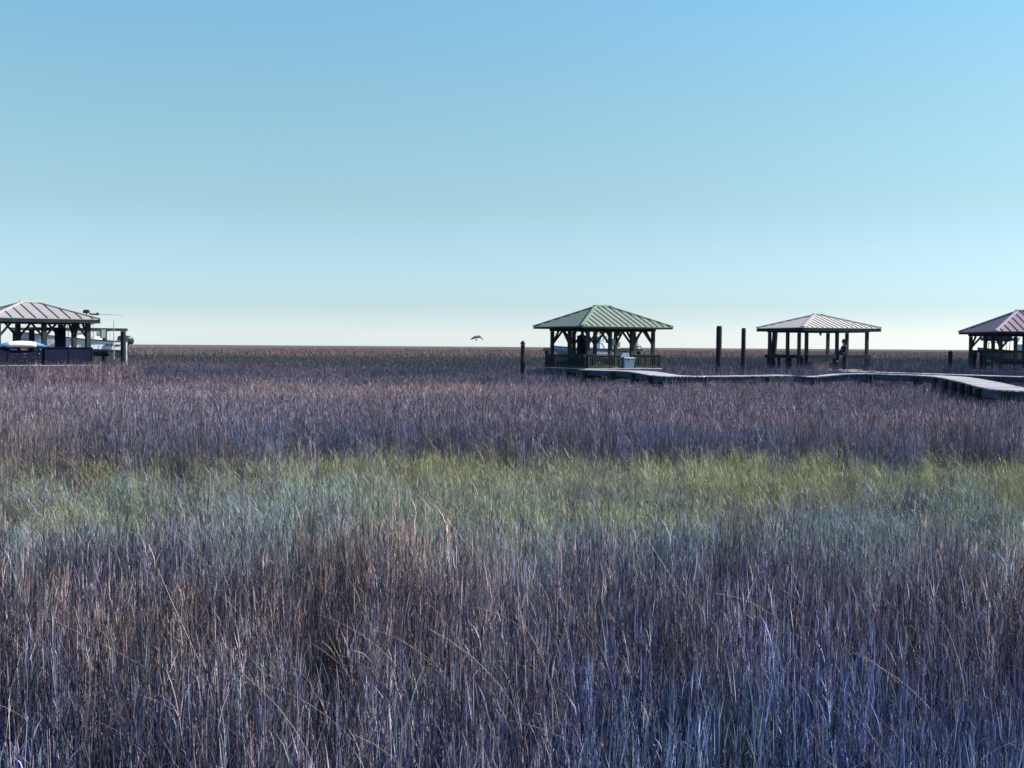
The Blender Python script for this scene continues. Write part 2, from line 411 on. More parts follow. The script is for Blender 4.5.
def boat(loc, rz, L, B, hs, hb, hull, label, ttop=None, windshield=True, seat='white', motors=(0,), mcol='cowl', mtilt=0.0, trim_pitch=0.0, top_dx=0.0, top_h=.1):
    """x: bow at -L/2, stern at +L/2; hs / hb sheer heights at stern / bow"""
    o = thing('motor_boat', loc, rz, label, 'boat', 'boats kept on lifts behind the gazebos')
    o.rotation_euler = (0, trim_pitch, rz)
    m = MB(); rings = []; n = 15
    for i in range(n):
        t = i / (n - 1)                       # 0 bow .. 1 stern
        x = -L / 2 + L * t
        wb = B / 2 * min(1, (t / .42)) ** .55 if t > 0 else .03
        wb = max(wb, .03); wc = wb * (.88 + .07 * t)
        sh = hs + (hb - hs) * (1 - t) ** 1.7
        keel = 0.0 if t > .3 else (1 - t / .3) ** 2.0 * hb * .78
        ch = keel + (.16 + .22 * (1 - t)) * (1 if t > .12 else t / .12 + .2)
        ch = min(ch, sh - .1)
        rings.append([(x, -wb, sh), (x, -wb * 1.0 + .0, sh - .06), (x, -wc, ch), (x, 0, keel), (x, wc, ch), (x, wb, sh - .06), (x, wb, sh), (x, wb * .86, sh - .02), (x, wb * .8, sh - .45 if .22 < t < .97 else sh - .04), (x, 0, sh - .46 if .22 < t < .97 else sh - .03), (x, -wb * .8, sh - .45 if .22 < t < .97 else sh - .04), (x, -wb * .86, sh - .02)])
    m.loft(rings); h = m.build('hull', M[hull], o)
    rr = MB()
    for sgn in (0, 6):
        rr.tube([Vector(r[sgn]) + Vector((0, .012 if sgn else -.012, -.03)) for r in rings], .028, 6)
    rr.build('rub_rail', M['rubber'], h)
    zf = hs - .45
    c = MB(); cx = .1 * L
    c.loft([[(cx - .42, -.38, z), (cx + .38, -.38, z), (cx + .38, .38, z), (cx - .42, .38, z)] if z < zf + .6 else [(cx - .30, -.34, z), (cx + .30, -.34, z), (cx + .30, .34, z), (cx - .30, .34, z)] for z in (zf, zf + .55, zf + .95)])
    co = c.build('console', M['white'], o, .03)
    if windshield:
        w = MB(); w.loft([[(cx - .40, -.40, zf + .95), (cx - .38, -.40, zf + .95), (cx - .38, .40, zf + .95), (cx - .40, .40, zf + .95)], [(cx - .18, -.34, zf + 1.38), (cx - .165, -.34, zf + 1.38), (cx - .165, .34, zf + 1.38), (cx - .18, .34, zf + 1.38)]])
        w.build('windshield', M['glass'], co)
        st = MB(); st.tube([(cx + .42 + .02 * math.cos(a), .17 * math.cos(a), zf + .8 + .17 * math.sin(a)) for a in [k * 2 * math.pi / 14 for k in range(15)]], .018, 6); st.build('steering_wheel', M['rubber'], co)
    s = MB(); s.box((cx + .95, 0, zf + .35), (.5, .9, .7)); s.box((cx + 1.17, 0, zf + .88), (.1, .86, .34)); s.build('helm_seat', M[seat], o, .04)
    b = MB(); b.box((-.24 * L, 0, zf + .2), (.5, 1.0, .4)); b.build('bow_seat', M[seat], o, .04)
    if ttop:
        mat, tz = ttop; cx = cx + top_dx; th = top_h
        f = MB()
        for sy in (-1, 1):
            f.tube([(cx - .45, sy * .5, zf), (cx - .5, sy * .62, zf + 1.0), (cx - .55, sy * .7, tz)], .025, 7)
            f.tube([(cx + .55, sy * .5, zf), (cx + .6, sy * .62, zf + 1.0), (cx + .6, sy * .7, tz)], .025, 7)
            f.tube([(cx - .5, sy * .62, zf + 1.0), (cx + .6, sy * .7, tz)], .02, 7)
        fr = f.build('t_top_frame', M['alu'], o)
        cp = MB(); cp.loft([superring(0, tz + .3 * th, 1.5, .4 * th, 14, 5, cx - .98), superring(0, tz + .5 * th, 1.8, .9 * th, 14, 5, cx - .8), superring(0, tz + .55 * th, 1.85, 1.1 * th, 14, 4, cx - .1), superring(0, tz + .5 * th, 1.8, .95 * th, 14, 5, cx + .55), superring(0, tz + .2 * th, 1.6, .25 * th, 14, 5, cx + .98)])
        cp.build('t_top_canopy', M[mat], fr)
    for y in motors: outboard(o, (L / 2 + .02, y, hs + .12), 1.0, mtilt, mcol)
    return o
# boat behind the left gazebo: bow (left) high
bow = at(15.8, 332.3, 69.6); st = at(120.5, 341.8, 73.4)
Lb = math.hypot(st.x - bow.x, st.y - bow.y)
B1 = boat((bow.x * .5 + st.x * .5, (bow.y + st.y) / 2, 2.17), math.atan2(st.y - bow.y, st.x - bow.x), Lb, 2.3, .72, 1.24, 'gel',
          'white open boat with small dark side marks, raised behind the brown gazebo', ttop=('teal', 1.75), motors=(-.36, .36), mtilt=.25)
mk = MB()
for i, wd in enumerate((.07, .05, .08, .06, .05, .07, .0, .09, .06, .07, .08)):
    if wd: mk.box((Lb * .29 + i * .085, -1.158, .47 + .0 * i), (wd, .012, .075))
mk.build('registration_marks', M['rubber'], B1)
# boat behind the green gazebo
bow = at(552, 345.5, 75.0); st = at(632, 350.5, 78.0); Lb = math.hypot(st.x - bow.x, st.y - bow.y)
B2 = boat(((bow.x + st.x) / 2, (bow.y + st.y) / 2, 1.78), math.atan2(st.y - bow.y, st.x - bow.x), Lb, 2.1, .68, 1.0, 'gelblue',
          'pale blue boat with windshield, tan seats and large dark outboard behind the green gazebo', ttop=('roof_mauve', 2.05), seat='cushion', motors=(0,), mtilt=-.15)
mb = MB(); mb.box((Lb / 2 + .38, -.235, .86), (.24, .02, .12)); mb.build('motor_badge', M['white'], B2)
# boat behind the red gazebo
bow = at(977, 347.5, 77.5); st = at(1052, 349.5, 76.5); Lb = math.hypot(st.x - bow.x, st.y - bow.y)
B3 = boat(((bow.x + st.x) / 2, (bow.y + st.y) / 2, 1.85), math.atan2(st.y - bow.y, st.x - bow.x), Lb, 2.1, .72, 1.0, 'dkhull',
          'teal hulled boat under a dark canopy top seen through the red gazebo', ttop=('teal', 1.40), motors=(0,), mtilt=.1, top_dx=-1.45, top_h=.36, seat='blue2')

# ------------------------------------------------------------------ boat lifts
def lift(bo, zt, L, W, cz, label, boxes=True, mat='pile', tall=True):
    o = thing('boat_lift', (bo.location.x, bo.location.y, 0), bo.rotation_euler.z, label, 'boat lift', 'boat lifts behind the gazebos')
    for sx in (-1, 1):
        for sy in (-1, 1):
            q = MB(); q.tube([(sx * L / 2, sy * W / 2, -.6), (sx * L / 2, sy * W / 2, zt)], [.17, .155], 12); q.build('piling', M[mat], o)
    for sy in (-1, 1):
        q = MB(); q.bar((-L / 2 - .25, sy * W / 2, zt + .09), (L / 2 + .25, sy * W / 2, zt + .09), .13, .17); q.build('top_beam', M['wood'], o)
        if boxes:
            q = MB(); q.box((L / 2 - .3, sy * W / 2, zt + .52), (.3, .26, .34)); q.tube([(L / 2 - .3, sy * W / 2, zt + .176), (L / 2 - .3, sy * W / 2, zt + .352)], .08, 8); q.build('motor_box', M['greenbox'], o, .02)
    for sx in (-1, 1):
        q = MB(); q.bar((sx * (L / 2 - .75), -W / 2 + .2, cz - .06), (sx * (L / 2 - .75), W / 2 - .2, cz - .06), .14, .2); q.build('cradle_beam', M['wood2'], o)
        c = MB()
        for sy in (-1, 1): c.tube([(sx * (L / 2 - .75), sy * (W / 2 - .25), cz), (sx * (L / 2 - .75), sy * (W / 2 - .12), zt)], .012, 5)
        c.build('lift_cable', M['alu'], o)
    q = MB()
    for sy in (-1, 1): q.bar((-L / 2 + .5, sy * .45, cz + .08), (L / 2 - .5, sy * .45, cz + .08), .1, .06)
    q.build('bunk_rail', M['wood2'], o)
    return o
LF = lift(B1, at(123, 331.5, 73).z, 5.3, 3.2, 2.11, 'dark timber boat lift holding the white boat beside the brown gazebo', boxes=False)
q = MB(); q.box((1.42, -1.6, at(97, 334, 72).z), (.26, .22, .5)); q.build('control_box', M['greenbox'], LF, .02)
lift(B2, 2.45, 5.0, 3.0, 1.74, 'boat lift with pale green motor boxes behind the green gazebo')
lift(B3, 2.5, 4.4, 3.0, 1.8, 'boat lift with dark pilings behind the red gazebo', boxes=False)

# ------------------------------------------------------------------ small things
def pole(px, y0, y1, D, r, name, label, cat, mat, extra=None):
    p = at(px, y0, D); q = at(px, y1, D)
    m = MB(); m.tube([(0, 0, 0), (0, 0, (p.z - q.z) * .5), (0, 0, p.z - q.z)], [r, r * .9, r * .6], 8)
    m.tube([(0, 0, 0), (0, 0, .12)], r * 1.6, 8)
    o = m.build(name, M[mat], None); o.location = (q.x, q.y, q.z); tag(o, label, cat); return o
pole(113.8, 320, 359, 71.0, .032, 'antenna_pole', 'tall thin grey pole standing in front of the white boat stern', 'pole', 'alu')
pole(126.3, 349, 365, 70.0, .04, 'marker_stake', 'short thin white stake beside the right piling of the dark boat lift', 'stake', 'white')
pole(573.8, 326, 352, 72.0, .018, 'fishing_rod', 'thin upright fishing rod inside the green gazebo', 'fishing rod', 'wood2')
pole(94.0, 324, 331, 71.5, .03, 'light_post', 'small white light post on the boat lift beam right of the brown gazebo', 'light post', 'white')
# mast with equipment box and boom seen above the brown roof
p = at(86.5, 313.5, 70.5)
o = thing('equipment_mast', (p.x, p.y, 1.2), 0, 'mast with dark equipment box and long thin boom rising behind the brown roof', 'mast')
dz = p.z - 1.2
q = MB(); q.tube([(0, 0, -1.4), (0, 0, dz + .05)], [.06, .045], 8); q.build('mast_pole', M['wood2'], o)
q = MB(); q.box((0, 0, dz + .1), (.34, .26, .17)); q.box((0, 0, dz + .2), (.22, .18, .04)); q.build('equipment_box', M['cowl'], o, .015)
q = MB(); q.bar((.18, 0, dz - .03), (.72, 0, dz - .06), .08, .09); q.box((.66, 0, dz - .02), (.12, .1, .14)); q.build('boom_arm', M['cowl'], o)
q = MB(); q.tube([(.7, 0, dz - .05), (1.5, 0, dz - .06), (2.15, 0, dz - .1)], [.014, .011, .008], 6); q.build('boom_rod', M['alu'], o)
# kayak lying along the open rail of the brown gazebo
px, py = G1['px'], G1['py']; zd = G1['zd']
A = gl(G1, px[0] + .08, py[0] - .2, zd + .925); Bp = gl(G1, px[1] - .1, py[0] - .2, zd + .925)
k = thing('kayak', ((A.x + Bp.x) / 2, (A.y + Bp.y) / 2, A.z), math.atan2(Bp.y - A.y, Bp.x - A.x), 'white kayak with bright blue ends lying along the rail of the brown gazebo', 'kayak')
LK = (Bp - A).length + .25
def kring(t):
    w = .56 * max(0.04, math.sin(math.pi * min(max(t, .02), .98)) ** .6); h = .36 * max(.12, math.sin(math.pi * min(max(t, .02), .98)) ** .45)
    return [(x, y, z + h / 2 + .005 + .05 * abs(t - .5) ** 2) for x, y, z in superring(0, 0, w, h, 14, 2.3, (t - .5) * LK)]
for nm, t0, t1, mt in (('body', .15, .77, 'white'), ('bow_end', 0.0, .149, 'blue'), ('stern_end', .771, 1.0, 'blue')):
    q = MB(); q.loft([kring(t0 + (t1 - t0) * i / 8) for i in range(9)]); q.build(nm, M[mt], k, smooth=True)
# two slatted chairs under the kayak
def chair(G, x, y, rz, label):
    p = gl(G, x, y, G['zd'])
    o = thing('slatted_chair', p, rz, label, 'chair', 'slatted chairs on the brown gazebo deck')
    s = MB()
    for i in range(5): s.box((-.2 + i * .1, 0, .42 - i * .015), (.085, .5, .025))
    s.build('seat', M['deck'], o)
    b = MB()
    for i in range(5): b.bar((.24, -.2 + i * .1, .38), (.42, -.2 + i * .1, .86), .085, .02, (1, 0, 0))
    b.build('backrest', M['deck'], o)
    for sx, sy in ((-.22, -.25), (-.22, .25), (.22, -.25), (.22, .25)):
        l = MB(); l.box((sx, sy, .2), (.06, .05, .4)); l.build('leg', M['wood2'], o)
    for sy in (-.29, .29):
        l = MB(); l.box((.0, sy, .6), (.56, .1, .03)); l.box((-.22, sy, .5), (.05, .04, .17)); l.box((.22, sy, .5), (.05, .04, .17)); l.build('armrest', M['deck'], o)
chair(G1, px[0] + .95, py[0] + .5, R(120), 'pale slatted chair under the white middle of the kayak')
chair(G1, px[1] - .45, py[0] + .6, R(60), 'pale slatted chair under the right blue end of the kayak')
# tall locker + cooler + lanterns of the green gazebo
px, py = G2['px'], G2['py']; zd = G2['zd']
p = at(582.6, 355, 69.0)
o = thing('tall_cabinet', (p.x, p.y, zd), R(30), 'tall dark blue cabinet between back posts of the green gazebo', 'cabinet')
q = MB(); q.box((0, 0, .92), (.56, .42, 1.84)); q.build('cabinet_body', M['panel'], o, .015)
q = MB(); q.box((0, -.224, .95), (.40, .02, 1.66)); dr = q.build('cabinet_door', M['panel'], o, .006)
q = MB(); q.box((.15, -.25, .95), (.03, .03, .2)); q.build('handle', M['alu'], dr)
q = MB()
for sx in (-.18, .18):
    for sy in (-.16, .16): q.box((sx, sy, .01), (.05, .05, .016))
q.build('foot', M['rubber'], o)
p = gl(G2, (px[1] + px[2]) / 2 + .42, py[0] + .0, zd)
o = thing('dock_box', p, R(30), 'pale blue lidded dock box in the railing gap of the green gazebo', 'dock box')
q = MB(); q.loft([[(-.36 * s, -.25 * s, z), (.36 * s, -.25 * s, z), (.36 * s, .25 * s, z), (-.36 * s, .25 * s, z)] for z, s in ((.0, .92), (.5, 1.0))]); q.build('box_body', M['cooler'], o, .02)
q = MB(); q.loft([[(-.38 * s, -.27 * s, z), (.38 * s, -.27 * s, z), (.38 * s, .27 * s, z), (-.38 * s, .27 * s, z)] for z, s in ((.503, 1.0), (.57, 1.0), (.62, .9))]); ld = q.build('lid', M['cooler'], o, .015)
q = MB(); q.box((0, -.28, .53), (.1, .03, .05)); q.build('latch', M['alu'], ld)
def lantern(G, x, y, ztop, label, s=1.0):
    p = gl(G, x, y, 0)
    o = thing('hanging_lantern', (p.x, p.y, ztop), 0, label, 'lantern', 'dark lanterns hung under gazebo eaves')
    o.scale = (s, s, s)
    q = MB(); q.tube([(0, 0, 0), (0, 0, -.1)], .015, 6); q.build('hanger', M['rubber'], o)
    q = MB(); q.tube([(0, 0, -.1), (0, 0, -.16), (0, 0, -.19)], [.04, .15, .16], 10); q.build('lamp_hood', M['rubber'], o)
    q = MB(); q.tube([(0, 0, -.19), (0, 0, -.38)], [.1, .085], 10); q.build('lamp_body', M['cowl'], o)
lantern(G2, px[1] + .75, py[0] + .25, G2['zb'] + .12, 'dark lantern hanging below the front beam of the green gazebo')
lantern(G3, G3['px'][0] + .75, G3['py'][0] - .28, G3['zb'] + .02, 'small dark lantern hanging below the front eave of the cream gazebo', .6)
p = gl(G2, px[1] + .17, py[0] - .02, 2.98)
o = thing('post_box', p, R(30), 'small green metal box fixed to a front post of the green gazebo', 'utility box')
q = MB(); q.box((0, 0, 0), (.22, .2, .34)); bb = q.build('box_body', M['greenbox'], o, .015)
q = MB(); q.box((0, -.106, 0), (.18, .016, .28)); q.build('box_door', M['greenbox'], bb)
q = MB(); q.box((-.11, 0, .05), (.03, .1, .05)); q.build('bracket', M['alu'], o)
# red crates stowed below the cream gazebo's bench
p = gl(G3, G3['px'][0] + 1.05, G3['py'][0] + .25, G3['zd'] + .0)
o = thing('storage_tote', p, R(21), 'faded red storage tote under the bench rail of the cream gazebo', 'tote')
q = MB(); q.loft([[(-.55 * s, -.24 * s, z), (.55 * s, -.24 * s, z), (.55 * s, .24 * s, z), (-.55 * s, .24 * s, z)] for z, s in ((.0, .9), (.42, 1.0))]); q.build('tote_body', M['pink'], o, .02)
q = MB(); q.box((0, 0, .447), (1.16, .54, .05)); q.build('lid', M['pink'], o, .012)

# ------------------------------------------------------------------ person on the bench rail of the cream gazebo
def skin_mesh(name, verts, edges, rads, mat, parent, sub=2):
    me = bpy.data.meshes.new(name); me.from_pydata(verts, edges, []); me.materials.append(mat)
    o = bpy.data.objects.new(name, me); COL.objects.link(o); o.parent = parent
    sk = o.modifiers.new('skin', 'SKIN'); sk.use_smooth_shade = True
    for i, r in enumerate(rads):
        me.skin_vertices[0].data[i].radius = (r, r) if not isinstance(r, tuple) else r
    me.skin_vertices[0].data[0].use_root = True
    ss = o.modifiers.new('sub', 'SUBSURF'); ss.levels = sub; ss.render_levels = sub
    return o
px, py = G3['px'], G3['py']; zd = G3['zd']
sp = gl(G3, px[1] + .46, py[0] - .06, zd + .885)
pr = thing('person', sp, R(201), 'person with dark hair and dark clothes seated on the bench rail of the cream gazebo', 'person')
# local frame: +x is where the person faces (after rotation, left and slightly to us); z=0 is the seat
V = [(0, 0, .10), (0, 0, .26), (.02, 0, .42), (.0, 0, .52), (.01, 0, .60), (.03, 0, .70), (.04, 0, .79),
     (.06, -.10, .085), (.44, -.11, .08), (.46, -.11, -.36), (.58, -.11, -.40),
     (.06, .10, .085), (.42, .11, .09), (.50, .11, -.34), (.62, .11, -.38),
     (.0, -.18, .49), (.06, -.23, .24), (.28, -.17, .14), (.36, -.15, .13),
     (.0, .18, .49), (.10, .22, .25), (.30, .12, .30), (.37, .08, .34)]
E = [(0, 1), (1, 2), (2, 3), (3, 4), (4, 5), (5, 6), (0, 7), (7, 8), (8, 9), (9, 10), (0, 11), (11, 12), (12, 13), (13, 14), (3, 15), (15, 16), (16, 17), (17, 18), (3, 19), (19, 20), (20, 21), (21, 22)]
RD = [.14, .13, .15, .12, .05, .095, .075, .09, .06, .045, .04, .09, .06, .045, .04, .055, .04, .033, .035, .055, .04, .033, .035]
skin_mesh('body', V, E, RD, M['skin'], pr)
cv = V[:4] + [V[7], V[8], V[9], V[11], V[12], V[13], V[15], V[16], (.25, -.18, .155), V[19], V[20], (.27, .135, .29)]
ce = [(0, 1), (1, 2), (2, 3), (0, 4), (4, 5), (5, 6), (0, 7), (7, 8), (8, 9), (3, 10), (10, 11), (11, 12), (3, 13), (13, 14), (14, 15)]
cr_ = [.16, .15, .17, .135, .105, .075, .062, .105, .075, .062, .072, .055, .046, .072, .055, .046]
skin_mesh('clothing', cv, ce, cr_, M['cloth'], pr)
hv = [(-.01, 0, .80), (-.06, 0, .74), (-.09, 0, .62), (-.10, 0, .48), (.05, 0, .83), (.09, 0, .81)]
skin_mesh('hair', hv, [(0, 1), (1, 2), (2, 3), (0, 4), (4, 5)], [.10, .10, .085, .05, .085, .04], M['hair'], pr)
for sy in (-.034, .034):
    q = MB(); q.tube([(.118, sy, .715), (.128, sy, .715)], [.012, .008], 8); q.build('eye', M['hair'], pr)
q = MB(); q.tube([(.115, 0, .70), (.145, 0, .672), (.118, 0, .665)], [.008, .016, .012], 8); q.build('nose', M['skin'], pr)

# ------------------------------------------------------------------ bird
p = at(477, 337.3, 95)
bd = thing('flying_bird', p, R(8), 'dark bird gliding low above the marsh, one wing tip drooping', 'bird')
q = MB(); q.loft([superring(0, dz, w, h, 12, 2, x) for x, dz, w, h in ((-.34, -.015, .03, .02), (-.22, -.005, .08, .07), (-.05, 0, .14, .13), (.12, .0, .12, .11), (.22, .015, .07, .07), (.28, .02, .075, .075), (.33, .015, .04, .04))])
bo = q.build('body', M['featherd'], bd, smooth=True)
bo.rotation_euler = (0, 0, R(70))
q = MB(); q.tube([(.33, 0, .012), (.46, 0, -.01)], [.018, .005], 6); bk = q.build('bill', M['cushion'], bo)
q = MB(); q.loft([[(-.30, -.03, -.012), (-.30, .03, -.012), (-.30, .03, -.004), (-.30, -.03, -.004)], [(-.48, -.1, -.02), (-.48, .1, -.02), (-.48, .1, -.014), (-.48, -.1, -.014)]]); q.build('tail', M['featherd'], bo)
def wing(sx, prof, mat):
    q = MB(); rings = []
    for x, z, c, off in prof:
        c *= 1.3; rings.append([(sx * x, off - c / 2, z - .012), (sx * x, off, z + .012), (sx * x, off + c / 2, z - .004), (sx * x, off, z - .02)])
    q.loft(rings); return q.build('wing', M[mat], bd)
wing(1, [(.05, .03, .26, 0), (.20, .06, .28, .02), (.34, -.02, .26, .0), (.46, -.16, .2, -.03), (.56, -.30, .08, -.06)], 'featherd')
wing(-1, [(.05, .03, .26, 0), (.17, .04, .28, .02), (.30, -.04, .24, .0), (.45, -.12, .18, -.03), (.62, -.17, .07, -.05)], 'featherd')

bd.rotation_euler = (R(38), 0, R(8)); bd.scale = (.88, .88, .88)
# ------------------------------------------------------------------ ground
def ground():
    me = bpy.data.meshes.new('ground'); n = 60
    xs = np.sign(np.linspace(-1, 1, n)) * np.abs(np.linspace(-1, 1, n)) ** 3 * 6000; ys = np.linspace(0, 1, n) ** 3 * 9000 - 60
    v = [(x, y, 0) for y in ys for x in xs]
    f = [(j * n + i, j * n + i + 1, (j + 1) * n + i + 1, (j + 1) * n + i) for j in range(n - 1) for i in range(n - 1)]
    me.from_pydata(v, [], f); o = bpy.data.objects.new('ground', me); COL.objects.link(o)
    me.materials.append(noisy('marsh_mud', (.03, .027, .026), (.075, .064, .058), .6, .8, bump=.6, detail=10))
    tag(o, kind='structure')
ground()

# ------------------------------------------------------------------ marsh grass
def vnoise(x, y, s, seed):
    """smooth value noise on numpy arrays, cell size s, 0..1"""
    g = np.random.default_rng(seed).random((512, 512)); X = x / s + 137.3; Y = y / s + 71.7
    i = np.floor(X).astype(int); j = np.floor(Y).astype(int); fx = X - i; fy = Y - j
    fx = fx * fx * (3 - 2 * fx); fy = fy * fy * (3 - 2 * fy)
    a = g[i % 512, j % 512]; b = g[(i + 1) % 512, j % 512]; c = g[i % 512, (j + 1) % 512]; d = g[(i + 1) % 512, (j + 1) % 512]
    return a * (1 - fx) * (1 - fy) + b * fx * (1 - fy) + c * (1 - fx) * fy + d * fx * fy
def grass_mat(name, rough=.75, trans=.10):
    m = bpy.data.materials.new(name); m.use_nodes = True; nt = m.node_tree; nt.nodes.clear(); L = nt.links.new
    out = nt.nodes.new('ShaderNodeOutputMaterial')
    a = nt.nodes.new('ShaderNodeAttribute'); a.attribute_name = 'Col'
    t = nt.nodes.new('ShaderNodeAttribute'); t.attribute_type = 'INSTANCER'; t.attribute_name = 'tint'
    mx = nt.nodes.new('ShaderNodeMix'); mx.data_type = 'RGBA'; mx.blend_type = 'MULTIPLY'; mx.inputs[0].default_value = 1
    L(a.outputs['Color'], mx.inputs[6]); L(t.outputs['Color'], mx.inputs[7])
    d = nt.nodes.new('ShaderNodeBsdfDiffuse'); tr = nt.nodes.new('ShaderNodeBsdfTranslucent'); g = nt.nodes.new('ShaderNodeBsdfGlossy'); g.inputs['Roughness'].default_value = .45
    g.inputs['Color'].default_value = (.9, .9, .9, 1)
    m1 = nt.nodes.new('ShaderNodeMixShader'); m1.inputs[0].default_value = trans
    m2 = nt.nodes.new('ShaderNodeMixShader'); m2.inputs[0].default_value = .04
    L(mx.outputs[2], d.inputs['Color']); L(mx.outputs[2], tr.inputs['Color'])
    L(d.outputs[0], m1.inputs[1]); L(tr.outputs[0], m1.inputs[2]); L(m1.outputs[0], m2.inputs[1]); L(g.outputs[0], m2.inputs[2]); L(m2.outputs[0], out.inputs['Surface'])
    return m
GM = grass_mat('marsh_grass_blades')
class Strip:
    def __init__(s): s.v = []; s.f = []; s.c = []
    def strip(s, pts, ws, side, col, twist=0.0):
        o = len(s.v); n = len(pts); side0 = side; ax = (pts[-1] - pts[0]).normalized()
        for i, (p, w) in enumerate(zip(pts, ws)):
            if twist: side = Matrix.Rotation(twist * i, 3, ax) @ side0
            s.v.append(p - side * w / 2); s.v.append(p + side * w / 2); s.c += [col, col]
        for i in range(n - 1): s.f.append((o + 2 * i, o + 2 * i + 1, o + 2 * i + 3, o + 2 * i + 2))
    def mesh(s, name):
        me = bpy.data.meshes.new(name); me.from_pydata([tuple(p) for p in s.v], [], s.f)
        ca = me.color_attributes.new('Col', 'FLOAT_COLOR', 'POINT')
        ca.data.foreach_set('color', np.array([(c[0], c[1], c[2], 1) for c in s.c], dtype=np.float32).ravel())
        me.materials.append(GM); return me
def jit(c, rr, a=.25):
    k = 1 + rr.uniform(-a, a); return (max(c[0] * k * (1 + rr.uniform(-.08, .08)), .004), max(c[1] * k, .004), max(c[2] * k * (1 + rr.uniform(-.08, .08)), .004))
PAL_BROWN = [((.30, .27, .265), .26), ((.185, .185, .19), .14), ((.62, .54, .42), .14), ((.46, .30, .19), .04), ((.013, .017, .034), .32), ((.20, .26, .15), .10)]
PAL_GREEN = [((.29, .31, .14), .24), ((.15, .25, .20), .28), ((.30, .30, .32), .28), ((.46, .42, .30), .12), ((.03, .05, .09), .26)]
PAL_NEAR = [((.022, .026, .046), .40), ((.13, .13, .16), .20), ((.56, .44, .29), .17), ((.46, .29, .18), .05), ((.58, .55, .50), .08), ((.17, .24, .14), .10)]  # navy blades colour in the shaded gaps, tan and pale ones the lit flecks
def pick(pal, rr):
    r = rr.random(); acc = 0
    for c, p in pal:
        acc += p
        if r < acc: return c
    return pal[0][0]
def clump(seed, pal, radius, nst, wst, wlf, nleaf, hvar=.14, segs=3, lean=.055, llen=(.2, .42), ntus=9, spread=.03, thr=(.82, 1.12), tbr=(.8, 1.2), droops=(4, 10, 18, 30, 50), tips=0.0, elr=(58, 88)):
    rr = random.Random(seed); S = Strip(); tus = []
    for _ in range(ntus):
        a = rr.uniform(0, 6.283); r0 = radius * math.sqrt(rr.random()); tus.append((r0 * math.cos(a), r0 * math.sin(a), rr.uniform(*thr), rr.uniform(*tbr)))
    for _ in range(nst):
        tx, ty, th, tb = rr.choice(tus); base = Vector((tx + rr.gauss(0, spread), ty + rr.gauss(0, spread), -.03))
        h = max(.35, th * rr.gauss(.92, hvar)); col = tuple(c * tb for c in pick(pal, rr))
        la = rr.uniform(0, 6.283); lm = abs(rr.gauss(0, lean)); bend = Vector((math.cos(la) * lm, math.sin(la) * lm, 0))
        pt = lambda t: base + Vector((0, 0, h * t)) + bend * (t * t) * h
        ya = rr.uniform(0, 3.14); side = Vector((math.cos(ya), math.sin(ya), 0))
        kink = [Vector((rr.gauss(0, .006), rr.gauss(0, .006), 0)) * (1 if 0 < i < segs else 0) for i in range(segs + 1)]
        S.strip([pt(i / segs) + kink[i] for i in range(segs + 1)], [wst * (1 - .55 * i / segs) for i in range(segs + 1)], side, jit(col, rr), rr.gauss(0, .9))
        nl = nleaf + rr.randint(-1, 1)
        for l in range(max(nl, 1)):
            t0 = rr.uniform(.12, .98) if l else .97
            p0 = pt(t0); az = rr.uniform(0, 6.283); el = R(rr.uniform(*elr)) if l else R(rr.uniform(75, 90))
            ln = rr.uniform(*llen) * (h / .92); d = Vector((math.cos(az), math.sin(az), 0)); ps = [p0]; e = el; droop = R(rr.choice(droops))
            if l == 0: droop = R(rr.uniform(2, 16))
            n = 3
            for i in range(n):
                ps.append(ps[-1] + (d * math.cos(e) + Vector((0, 0, math.sin(e)))) * ln / n); e -= droop
            sd = Vector((-d.y, d.x, 0)); sd = (sd + Vector((0, 0, rr.uniform(-.8, .8)))).normalized()
            lc = col if rr.random() < .6 else tuple(c * tb for c in pick(pal, rr))
            S.strip(ps, [wlf, wlf * .9, wlf * .6, wlf * .08], sd, jit(lc, rr, .35), rr.gauss(0, .8))
        if rr.random() < tips:
            p0 = pt(.9); p1 = pt(1.0) + Vector((rr.gauss(0, .01), rr.gauss(0, .01), rr.uniform(.05, .12)))
            S.strip([p0, p0.lerp(p1, .4), p1], [wst, wlf * 1.25, wlf * .3], side, jit((.46, .35, .25), rr, .3), rr.gauss(0, .6))
    return S.mesh('grass_clump')
def stalks(seed):
    rr = random.Random(seed); S = Strip(); L = rr.uniform(.5, 1.0); n = 6; e = R(rr.uniform(35, 70)); dirx = -1 if rr.random() < .8 else 1
    d = Vector((dirx, rr.uniform(-.5, .5), 0)).normalized(); ps = [Vector((0, 0, 0))]; dr = R(rr.uniform(-2, 9))
    for i in range(n): ps.append(ps[-1] + (d * math.cos(e) + Vector((0, 0, math.sin(e)))) * L / n); e -= dr
    c = jit(((.70, .58, .36), (.62, .48, .32), (.66, .60, .50))[seed % 3], rr, .15)
    w = rr.uniform(.0032, .0058)
    for sd in (Vector((0, 0, 1)), Vector((0, 1, 0))): S.strip(ps, [w * (1 - .5 * i / n) for i in range(n + 1)], sd, c)
    return S.mesh('straw_stalk')
def variants(cname, name, meshes):
    c = bpy.data.collections.new(cname)
    for i, me in enumerate(meshes):
        o = bpy.data.objects.new('%s.%03d' % (name, i + 1), me); c.objects.link(o)
    return c
